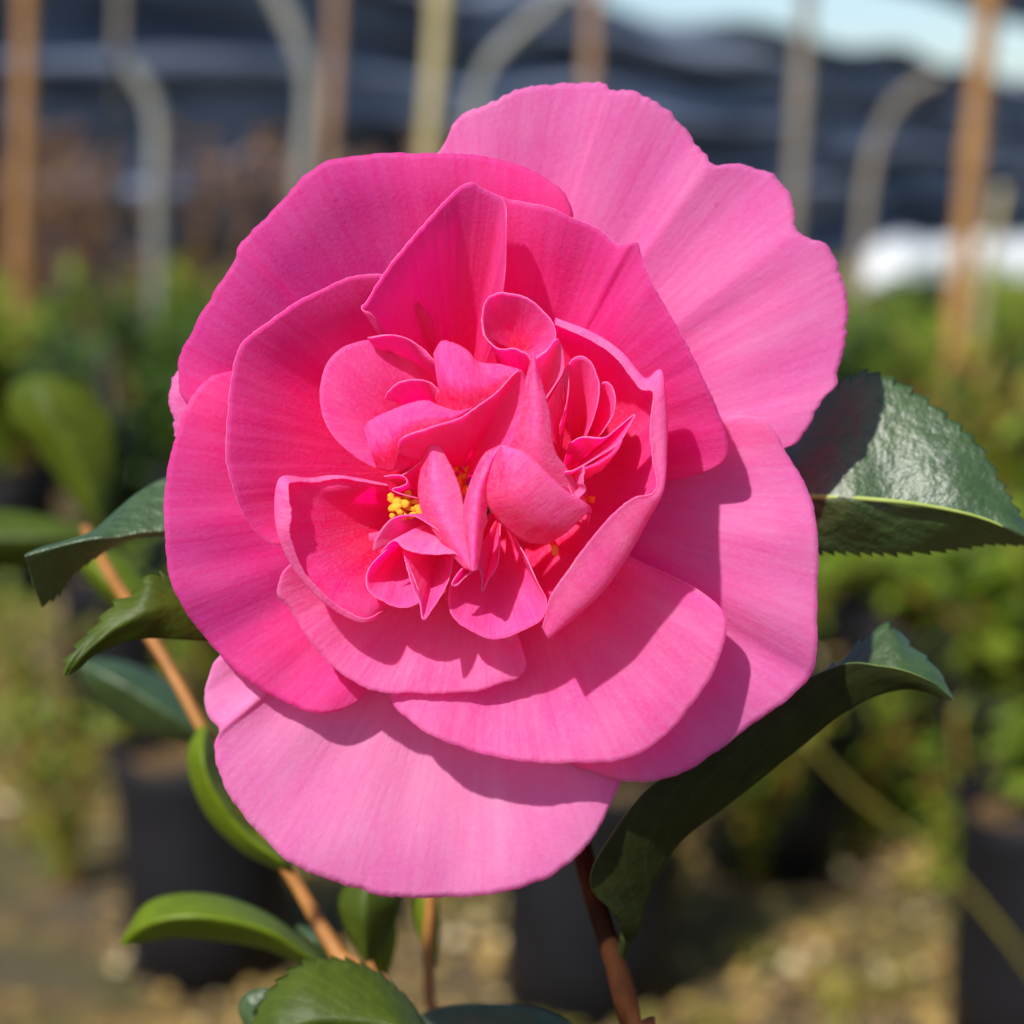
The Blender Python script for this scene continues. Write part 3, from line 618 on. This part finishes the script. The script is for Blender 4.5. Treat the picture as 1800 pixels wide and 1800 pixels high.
pd('760 730 -10', '676 700 0, 682 688 1, 702 672 1.5, 735 667 1.8, 764 678 1.5, 784 712 1.5', seed=80, p=0.9, bulge=1.2)
pd('915 620 -4', '850 592 1, 847 560 1.5, 852 532 2, 866 518 2.5, 892 515 3, 926 524 3.5, 956 548 4.2, 974 574 5, 976 598 5.4, 960 616 5.6, 934 632 5.4', seed=82, p=1.2, bulge=-0.8)
pd('925 700 -8', '846 560 1.2, 852 590 2.4, 876 613 3.4, 905 613 4.2, 925 622 4.6, 934 634 4.4', seed=83, p=1.3)
pd('930 740 -6', '936 634 5.8, 960 617 6, 976 597 5.8, 984 600 5, 991 626 4.4, 990 652 4, 975 678 3.4, 958 705 2.6', MCORF, seed=84, p=0.8)
pd3(['937 622 9, 924 670 8, 918 720 7, 905 765 5.5, 890 795 4, 885 835 2', '938 622 9.3, 940 670 9, 942 720 8.6, 940 775 7.8, 948 825 6, 965 870 3.5', '939 623 9, 950 665 8.2, 964 720 7.4, 975 790 6.4, 1003 832 4.5, 1032 885 2'], MCORF, seed=86)
pd('985 800 -8', '966 742 1, 962 712 1.5, 978 682 2.2, 996 655 2.8, 1000 672 2.4, 996 708 1.8, 984 748 0', MCORF, seed=88, p=0.8)
pd('1010 800 -9', '990 700 1.5, 992 655 2.4, 1004 634 3, 1020 626 3.6, 1038 636 4, 1052 668 4.4, 1052 700 4.4, 1042 738 3.5, 1028 772 2', seed=90, p=1.0, bulge=-1.0)
pd('1015 800 -10', '1046 690 1, 1056 674 1.8, 1072 674 2.6, 1082 700 3.2, 1078 728 3, 1060 758 2, 1042 778 0.5', seed=92, p=1.0, bulge=-0.8)
pd('985 840 -9', '1000 780 1, 1024 768 2.5, 1062 769 4, 1086 752 5, 1116 728 5.4, 1106 750 5.6, 1086 780 5.4, 1046 806 5, 1002 832 4.5', seed=94, p=1.0, bulge=-0.8)
pd('990 860 -4', ['1008 828 4.4, 1030 822 4.8, 1052 812 5, 1076 796 5.2, 1086 780 5.4', '1030 842 3, 1044 834 3.4, 1060 824 4, 1078 802 4.6, 1088 781 5.2'], MCORF, seed=95, nr=16)
pd('985 850 -5', '992 830 6, 1010 826 6.4, 1026 820 6.6, 1025 845 6.5, 1030 860 6, 1022 870 5.6, 1012 876 5.2, 1000 856 5', MCORF, seed=96, p=0.8)
pd3(['880 783 8, 862 828 6.4, 856 880 4.6, 878 918 3, 918 950 2.2, 962 957 2.4', '882 783 8.4, 893 825 9, 905 868 8.6, 930 900 7.4, 962 922 6, 998 934 4.2', '884 783 8.4, 918 800 9, 950 828 8.8, 984 862 7.6, 1014 884 6, 1034 900 4.4', '886 784 7.6, 935 800 6.4, 970 843 5.4, 1006 876 4.4, 1038 890 3.4, 1034 920 3.2'], MCORF, seed=98)
pd3(['752 755 2.5, 745 800 1.5, 735 860 1.5, 745 906 2.5, 780 958 4.1, 812 994 5.9, 828 1003 6.5', '753 755 2.9, 762 810 3.7, 768 870 4.9, 780 910 5.5, 800 950 6.1, 820 985 6.7, 829 1003 6.8', '754 755 2.5, 786 806 3, 806 850 3.5, 818 900 4.5, 826 945 5.5, 829 980 6.3, 830 1003 6.5'], MCORF, seed=100)
pd3(['878 783 5.7, 850 800 5, 826 850 4.5, 815 895 4.9, 820 950 5.9, 825 990 6.5, 827 1003 7', '880 783 6.1, 860 815 6.1, 840 865 6.3, 834 910 6.7, 832 950 7.1, 831 985 7.4, 832 1004 7.3', '882 784 5.5, 868 815 5.1, 858 870 4.5, 853 920 4.9, 845 965 5.9, 841 990 6.5, 838 1003 6.9'], MCORF, seed=102)
pd('790 900 -11', '656 970 2, 660 948 2.4, 686 914 3, 722 906 3.4, 756 922 4, 790 950 5.5, 814 985 6.4, 800 974 6.2, 752 974 5.6, 712 966 5, 692 950 4.4, 668 972 3.4', MCORF, nu=90, seed=104, p=0.7, bulge=1.4)
pd('730 930 -11', '712 950 1, 692 956 1.5, 655 990 1.5, 644 1014 1.6, 648 1038 1.8, 672 1056 2, 704 1068 2.4, 738 1058 2.8, 732 1030 3, 716 990 2.6', seed=106, p=0.9, bulge=-1.5)
pd('780 930 -11', '708 968 2, 716 1000 3, 728 1036 3.5, 738 1060 3.6, 744 1090 3.8, 758 1074 3.4, 776 1046 2.6, 792 1010 1.6, 798 978 0', seed=108, p=0.9, bulge=-0.8)
pd('870 900 -14', '800 990 -3, 790 1030 -0.5, 793 1078 0.5, 822 1106 1, 868 1123 1.2, 902 1116 1.5, 940 1098 2, 956 1082 2.4, 961 1056 2.6, 945 1024 2.4, 926 982 1.6, 902 940 0', nu=90, seed=110, p=1.0, bulge=-1.5, wav=0.9)
pd('880 900 -10.5', '832 985 2.5, 846 1010 2.1, 848 1040 1.9, 858 1020 1.7, 874 995 0.9, 878 960 -0.1', seed=112, nr=20)
pd('835 985 -0.5', '824 990 4.9, 808 1004 4.5, 794 1026 4.1, 802 1030 3.9, 816 1016 3.7, 832 1004 3.5', seed=113, nr=14, nu=40, jag=0.05)
pd('745 880 -12', '770 790 -1, 740 812 0.5, 700 838 1.2, 676 838 1.5, 684 836 2.5, 706 836 2.8, 716 846 2.8, 704 856 3, 688 860 3, 704 868 3, 735 876 2.5', [PM_COR, PM_COR, PM_RIM], seed=114, p=0.9)
pd('815 840 -14', '752 760 1, 790 800 -3, 830 830 -5, 870 820 -4, 880 780 0', seed=115, p=0.9, nr=20)

# ---- stamens
def stamen(path, a0, r_f=0.35, ra=1.0, la=2.0, seed=0):
    P = spline([cam_pt(*p) for p in path], 14)
    V, F = tube([to_world(p) for p in P], r_f / 1000, 8)
    o = mesh_obj('stamen', V, F, FILAM, parent=flower, org=to_world(P[0]))
    c = P[-1]; V = []; F = []; n, m = 12, 8; d = Vector((math.cos(a0), math.sin(a0), 0.2)).normalized(); s = d.cross(Vector((0, 0, 1))).normalized(); q3 = d.cross(s)
    for i in range(m + 1):
        f = math.pi * i / m
        for q in range(n):
            th = 2 * math.pi * q / n; rr = ra * math.sin(f) * (1 + 0.25 * abs(math.cos(th))) + 0.02
            v = c + d * (math.cos(f) * la / 2 * 1.3) + s * (rr * math.cos(th)) + q3 * (rr * 0.7 * math.sin(th))
            V.append(to_world(v + Vector((0.15, 0.15, 0.1)) * noise.noise(v * 2.5 + Vector((seed, 0, 0)))))
    for i in range(m):
        for q in range(n): F.append((i*n+q, (i+1)*n+q, (i+1)*n+(q+1) % n, i*n+(q+1) % n))
    return o, V, F, to_world(c)
spots = [((688, 876, 1.5), 1.9), ((694, 892, 2.0), 0.3), ((702, 900, 2.2), 2.6), ((712, 886, 2.0), 0.6), ((722, 894, 1.6), 2.9), ((735, 892, 1.0), 1.2), ((690, 906, 1.4), 0.9), ((738, 902, 1.2), 2.2), ((716, 872, 0.8), 1.4), ((704, 878, 1.2), 2.2), ((698, 884, 1.8), 1.0), ((728, 882, 1.2), 0.2), ((708, 908, 1.6), 1.5), ((724, 906, 1.4), 0.7),
         ((800, 822, -5), 1.2), ((812, 838, -5), 0.4), ((822, 826, -5), 2.0), ((806, 850, -4), 1.6), ((818, 862, -3), 0.9), ((1040, 878, 0), 1.2), ((976, 968, 1), 1.7)]
for i, (s, a) in enumerate(spots):
    far = i >= 14
    bx, by = (800, 890) if s[0] < 900 else (930, 870)
    st, V, F, c = stamen([(bx + 6 * (i % 4), by, -16), ((bx + s[0]) / 2, (by + s[1]) / 2, (s[2] - 16) / 2 + 1), s], a, ra=(0.45 + 0.16 * math.sin(i * 2.7)) if not far else 0.45, la=1.3 + 0.4 * math.sin(i * 1.9), seed=i)
    mesh_obj('anther', V, F, ANTHER if i < 19 else FILAM, parent=st, org=c)

# ------------------------------------------------------------------ leaves and stems of the camellia
def leaf(rails, mats, nu=90, nr=30, th=0.35, thr=0.22, serr=0.0, nser=16, label=None, rib=None, ribr=0.42, sides=(True, True), wav=0.5, seed=1.0, name='leaf', flip=False, rim_n=0):
    """rails run from the leaf's base to its tip; first and last are its toothed margins"""
    Pr = [parse(r) for r in rails]; k = len(Pr)
    by = len({len(r) for r in Pr}) == 1
    Rr = [spline(r, nu, by_index=by) for r in Pr]
    G = []
    for i in range(nr):
        s = i / (nr - 1) * (k - 1); q = min(int(s), k - 2); f = s - q; row = []
        for j in range(nu):
            A = [Rr[max(q-1, 0)][j], Rr[q][j], Rr[q+1][j], Rr[min(q+2, k-1)][j]]
            if k == 3:
                v = A[1].lerp(A[2], f)                           # blade halves meet in a fold along the midrib
                v.z += 0.8 * math.sin(math.pi * f) * min(1, (A[1] - A[2]).length / 12)
            else: v = cr(*A, f)
            v.z += wav * nz(j / nu * 5, i / nr * 3, seed); row.append(v)
        G.append(row)
    if serr:
        for side in (0, 1):
            if not sides[side]: continue
            e = 0 if side == 0 else nr - 1; st = 1 if side == 0 else -1
            D = []
            for j in range(nu):
                u = j / (nu - 1); ph = (u * nser + 0.3 * nz(u * 9, 1, seed)) % 1.0
                d = (G[e][j] - G[e + st * 3][j]); d = d.normalized() if d.length > 1e-6 else Vector((0, 0, 0))
                tan = (G[e][min(j+1, nu-1)] - G[e][max(j-1, 0)]).normalized()
                am = serr * (ph ** 1.3 - 0.3) * min(1, u * 6, (1 - u) * 10); D.append(d * am + tan * am * 0.5)
            for q in range(7):
                for j in range(nu): G[e + st * q][j] = G[e + st * q][j] + D[j] * (1 - q / 7) ** 2
    if flip: G = G[::-1]
    V, F, M, uv = sheet(G, th, thr); o = mesh_obj(name, V, F, mats, parent=plant, org=to_world(G[0][0]), fm=M, uvs=uv)
    if label: o['label'] = label
    if rib:
        P = spline(parse(rib), 40); rr = [ribr / 1000 * (1 - 0.75 * i / 39) for i in range(40)]
        V, F = tube([to_world(p) for p in P], rr, 8); mesh_obj('midrib', V, F, VEIN, parent=o, org=to_world(P[0]))
    return o
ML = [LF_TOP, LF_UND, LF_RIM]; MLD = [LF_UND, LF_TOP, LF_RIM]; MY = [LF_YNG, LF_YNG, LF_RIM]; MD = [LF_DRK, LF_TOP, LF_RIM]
# big leaf at right
leaf(['1290 900 -30, 1340 815 -33, 1390 765 -35, 1440 700 -35.5, 1490 664 -34.5, 1545 657 -33, 1610 690 -31, 1670 735 -29, 1720 785 -27, 1760 850 -25, 1790 900 -24, 1822 952 -23',
      '1290 905 -28, 1335 885 -26, 1385 876 -27, 1430 874 -26, 1475 875 -25, 1520 878 -24, 1570 882 -23, 1625 889 -22, 1680 899 -21.5, 1730 913 -21.5, 1780 934 -22, 1824 955 -23',
      '1290 910 -30, 1335 950 -31, 1385 965 -31, 1430 970 -31, 1480 971 -30, 1530 972 -30, 1580 972 -29.5, 1640 969 -29, 1695 962 -28, 1740 957 -27, 1785 957 -26, 1824 957 -25'],
     ML, nu=190, nr=50, serr=1.3, nser=24, sides=(True, True), rib='1290 905 -27.6, 1335 885 -25.8, 1385 875 -26.5, 1430 873 -25.5, 1520 877 -23.5, 1625 888 -21.5, 1730 912 -21, 1824 955 -22.8', ribr=0.62, wav=1.3, seed=2, label='broad glossy leaf at the right, lit in its upper half')
# left leaf, folded along its near margin
leaf(['330 830 -38, 285 842 -36, 240 868 -34, 200 902 -32, 165 932 -30, 120 950 -28, 75 962 -26, 46 974 -24',
      '340 925 -27, 285 934 -26, 240 938 -25, 205 945 -24, 165 947 -23, 120 956 -23, 75 968 -23, 44 978 -23',
      '340 930 -30, 285 940 -30, 240 945 -30, 200 960 -31, 160 985 -31, 128 1010 -31, 105 1042 -31, 74 1068 -31'],
     ML, nu=120, nr=40, serr=1.5, nser=15, sides=(False, True), wav=0.6, seed=5, label='bluish green leaf at left with its tip curled down')
leaf(['400 1030 -30, 340 1010 -27, 300 1013 -24, 264 1012 -22, 236 1044 -21, 196 1066 -20, 170 1098 -19, 142 1128 -18, 120 1160 -17, 112 1186 -17',
      '400 1080 -25, 350 1072 -23, 310 1066 -21, 272 1070 -19, 238 1086 -18, 204 1104 -18, 176 1124 -17, 150 1146 -17, 130 1170 -17, 116 1187 -17',
      '400 1130 -27, 360 1126 -25, 320 1124 -23, 280 1122 -22, 250 1122 -21, 214 1130 -20, 184 1142 -19, 158 1158 -18, 140 1174 -18, 122 1186 -17'],
     MLD, nu=150, nr=30, serr=1.5, nser=11, sides=(True, False), wav=0.5, seed=6, label='small olive leaf at lower left with sharp teeth on its upper edge')
# long dark leaf curling from the stem
leaf(['1096 1652 -26, 1078 1606 -22, 1044 1570 -20, 1040 1530 -19, 1070 1475 -18, 1140 1385 -17, 1250 1320 -17, 1380 1215 -17, 1480 1168 -17, 1545 1170 -17, 1595 1180 -17, 1640 1200 -17.5, 1673 1229 -18',
      '1100 1654 -27, 1122 1640 -26, 1140 1580 -25, 1165 1530 -24, 1205 1472 -23, 1300 1400 -22, 1400 1320 -21, 1470 1262 -20.5, 1530 1228 -20, 1575 1214 -19.5, 1610 1212 -19, 1645 1222 -18.5, 1674 1231 -18',
      '1098 1652 -29, 1085 1600 -36, 1070 1560 -38, 1075 1520 -38, 1115 1470 -38, 1200 1385 -38, 1310 1290 -36, 1400 1215 -34, 1480 1160 -32, 1556 1100 -31, 1606 1140 -29, 1646 1176 -25, 1675 1228 -18.5'],
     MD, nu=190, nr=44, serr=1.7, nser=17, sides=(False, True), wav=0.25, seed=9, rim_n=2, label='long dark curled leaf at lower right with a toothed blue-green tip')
# bottom leaf
leaf(['800 1835 -34, 752 1805 -34, 725 1765 -34, 695 1735 -34, 660 1708 -34, 615 1690 -34, 575 1686 -34, 535 1692 -33, 500 1716 -32, 470 1748 -31, 448 1790 -30, 436 1830 -29',
      '810 1850 -28, 770 1836 -26, 735 1820 -25, 700 1806 -24, 665 1800 -24, 625 1796 -24, 590 1794 -24, 555 1796 -24, 520 1804 -24, 490 1814 -24, 460 1830 -26, 440 1846 -28',
      '810 1870 -30, 770 1880 -32, 735 1885 -34, 700 1888 -34, 665 1890 -34, 625 1890 -34, 590 1890 -34, 555 1888 -34, 520 1884 -34, 490 1876 -32, 460 1860 -30, 440 1850 -28'],
     [LF_UND, LF_UND, LF_RIM], nu=130, nr=34, serr=1.3, nser=17, sides=(True, False), wav=0.5, seed=12, label='green toothed leaf cut by the bottom edge of the photo')
leaf(['700 1810 -60, 760 1775 -60, 840 1764 -60, 930 1770 -60, 1000 1795 -60', '700 1830 -58, 770 1815 -56, 850 1808 -56, 930 1812 -56, 1005 1805 -60', '700 1850 -62, 770 1860 -64, 850 1862 -64, 930 1850 -64, 1008 1815 -60'],
     ML, nu=60, nr=20, wav=0.4, seed=13, label='bluish leaf just showing along the bottom edge')
leaf(['470 1850 -50, 440 1820 -50, 424 1790 -50, 420 1770 -50, 432 1748 -50, 455 1738 -50, 480 1738 -50', '480 1850 -50, 460 1830 -48, 448 1805 -48, 446 1785 -48, 452 1768 -48, 465 1755 -49, 482 1742 -50', '500 1850 -50, 490 1830 -52, 482 1810 -54, 478 1790 -54, 478 1775 -54, 480 1760 -52, 484 1745 -50'],
     ML, nu=50, nr=16, wav=0.2, seed=14, label='small blue-green leaf tip at the bottom, left of the toothed leaf')
leaf(['585 1705 -75, 540 1660 -76, 480 1612 -78, 400 1578 -78, 320 1570 -78, 255 1590 -78, 215 1650 -76', '585 1708 -72, 540 1680 -70, 480 1640 -68, 400 1616 -68, 320 1612 -68, 258 1625 -70, 214 1655 -76', '585 1712 -75, 535 1698 -76, 470 1670 -76, 390 1654 -76, 310 1648 -76, 255 1656 -76, 214 1662 -76'],
     MY, nu=70, nr=24, wav=0.6, seed=15, label='arched bright green leaf below the orange twig')
leaf(['515 1532 -78, 480 1525 -78, 420 1492 -80, 368 1440 -80, 338 1380 -80, 330 1320 -80, 352 1275 -80', '512 1528 -74, 490 1510 -72, 435 1470 -72, 392 1420 -72, 365 1370 -72, 356 1320 -74, 360 1276 -80', '516 1526 -78, 505 1495 -78, 460 1455 -80, 420 1405 -80, 392 1350 -80, 376 1310 -80, 364 1276 -80'],
     MY, nu=70, nr=24, wav=0.5, seed=16, label='bright green leaf hanging along the orange twig')
leaf(['370 1320 -160, 330 1310 -160, 250 1290 -162, 185 1250 -162, 150 1210 -160, 138 1165 -158', '372 1312 -156, 340 1280 -154, 275 1240 -152, 220 1205 -152, 175 1180 -154, 140 1162 -158', '374 1308 -160, 350 1250 -162, 300 1200 -164, 240 1170 -164, 185 1158 -162, 142 1158 -158'],
     ML, nu=60, nr=22, wav=0.5, seed=18, label='blurred blue-green leaf under the small serrated leaf')
leaf(['178 930 -305, 130 880 -308, 70 800 -310, 20 740 -310, 15 690 -310, 40 668 -310, 80 660 -308', '178 930 -300, 160 870 -300, 120 790 -300, 90 740 -300, 80 700 -302, 80 680 -304, 90 660 -308', '184 928 -305, 198 870 -308, 205 800 -310, 195 740 -310, 165 690 -310, 130 668 -310, 96 660 -308'],
     [LF_OLV, LF_OLV, LF_RIM], nu=70, nr=26, wav=0.8, seed=19, label='blurred yellow-green leaf standing up at the left')
leaf(['180 935 -260, 110 915 -262, 40 900 -264, -60 890 -264, -120 900 -262', '180 940 -256, 110 945 -254, 40 945 -254, -60 945 -256, -124 945 -262', '180 945 -260, 110 985 -262, 40 1000 -264, -60 1000 -264, -122 960 -262'],
     [LF_UND, LF_UND, LF_RIM], nu=50, nr=18, wav=0.6, seed=20, label='blurred dull green leaf cut by the left edge')
leaf(['300 1110 -155, 240 1090 -158, 180 1050 -160, 140 1000 -160, 130 960 -158', '300 1115 -152, 250 1080 -150, 205 1040 -150, 170 1000 -152, 135 958 -158', '305 1110 -155, 280 1060 -158, 250 1010 -160, 200 970 -160, 140 955 -158'],
     MY, nu=50, nr=18, wav=0.5, seed=21, label='blurred green leaf behind the small serrated leaf')
leaf(['640 1690 -70, 610 1640 -72, 595 1590 -72, 610 1540 -72, 660 1500 -72', '645 1690 -68, 640 1640 -66, 640 1590 -66, 650 1545 -68, 664 1500 -72', '650 1690 -70, 680 1650 -72, 700 1600 -72, 700 1550 -72, 668 1500 -72'],
     [LF_UND, LF_UND, LF_RIM], nu=50, nr=18, wav=0.5, seed=23, label='dark green leaf just under the bottom petal')
leaf(['590 1700 -85, 560 1680 -86, 535 1655 -86, 520 1630 -86', '592 1698 -83, 575 1675 -82, 550 1650 -82, 522 1628 -86', '596 1696 -85, 590 1665 -86, 565 1640 -86, 526 1626 -86'], ML, nu=40, nr=14, wav=0.2, seed=24)
leaf(['668 1720 -80, 660 1680 -80, 668 1640 -80, 690 1620 -80', '672 1720 -78, 672 1680 -77, 680 1645 -78, 692 1619 -80', '678 1720 -80, 690 1685 -80, 698 1650 -80, 695 1620 -80'], MY, nu=40, nr=14, wav=0.2, seed=25)
leaf(['765 1700 -98, 735 1640 -100, 728 1580 -100, 745 1530 -100', '766 1700 -96, 752 1640 -96, 748 1580 -97, 747 1530 -100', '768 1700 -98, 772 1640 -100, 768 1580 -100, 750 1530 -100'], MY, nu=40, nr=14, wav=0.2, seed=26)

def stem(name, path, r0, r1, mat, n=50, to_base=False, label=None):
    pts = [to_world(cam_pt(*p)) for p in path]
    if to_base: pts += [pts[-1].lerp(PB + Vector((0, 0, 0.02)), 0.5), PB + Vector((0, 0, -0.02))]
    P = spline(pts, n); rr = [(r0 + (r1 - r0) * i / (n - 1)) / 1000 * (1 + 0.06 * nz(i * 0.5, r0, 3) + (0.24 if i % 11 == 5 else 0.08 if i % 11 in (4, 6) else 0)) for i in range(n)]
    V, F = tube(P, rr, 14); o = mesh_obj(name, V, F, mat, parent=plant, org=P[-1])
    if label: o['label'] = label
    return o
stem('stem', [(862, 880, -33), (900, 1050, -40), (970, 1300, -40), (1020, 1480, -34), (1048, 1590, -31), (1078, 1680, -30), (1096, 1740, -30), (1112, 1810, -30), (1135, 1950, -34)], 1.6, 2.6, STEM_R, 90, True, 'reddish brown main stem carrying the bloom')
stem('twig', [(150, 930, -128), (200, 1020, -110), (262, 1115, -92), (310, 1195, -86), (358, 1285, -82), (430, 1410, -79), (510, 1535, -76), (562, 1625, -73), (615, 1710, -70), (700, 1850, -66)], 1.2, 1.9, STEM_O, 70, True, 'orange twig slanting across the lower left')
stem('twig', [(758, 1480, -98), (756, 1600, -97), (752, 1690, -96), (760, 1800, -92), (790, 1900, -85)], 1.1, 1.6, STEM_O, 40, True, 'short orange twig below the bottom petal')
stem('twig', [(640, 1600, -82), (655, 1680, -80), (664, 1760, -78), (700, 1880, -72)], 0.9, 1.3, STEM_O, 30, True)
# petioles
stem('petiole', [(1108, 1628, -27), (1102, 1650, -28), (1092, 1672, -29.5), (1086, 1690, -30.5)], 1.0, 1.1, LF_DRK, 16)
stem('petiole', [(1290, 905, -28.5), (1150, 960, -36), (1000, 1100, -42), (925, 1150, -40)], 0.9, 1.1, CALYX, 24)
stem('petiole', [(330, 880, -34), (500, 960, -42), (760, 1060, -44), (905, 1080, -40)], 0.9, 1.0, CALYX, 24)
stem('petiole', [(398, 1080, -27), (560, 1120, -40), (780, 1200, -44), (945, 1220, -40)], 0.9, 1.0, CALYX, 24)
stem('petiole', [(806, 1850, -30), (900, 1880, -34), (1040, 1900, -36), (1135, 1950, -34)], 1.0, 1.2, CALYX, 20)
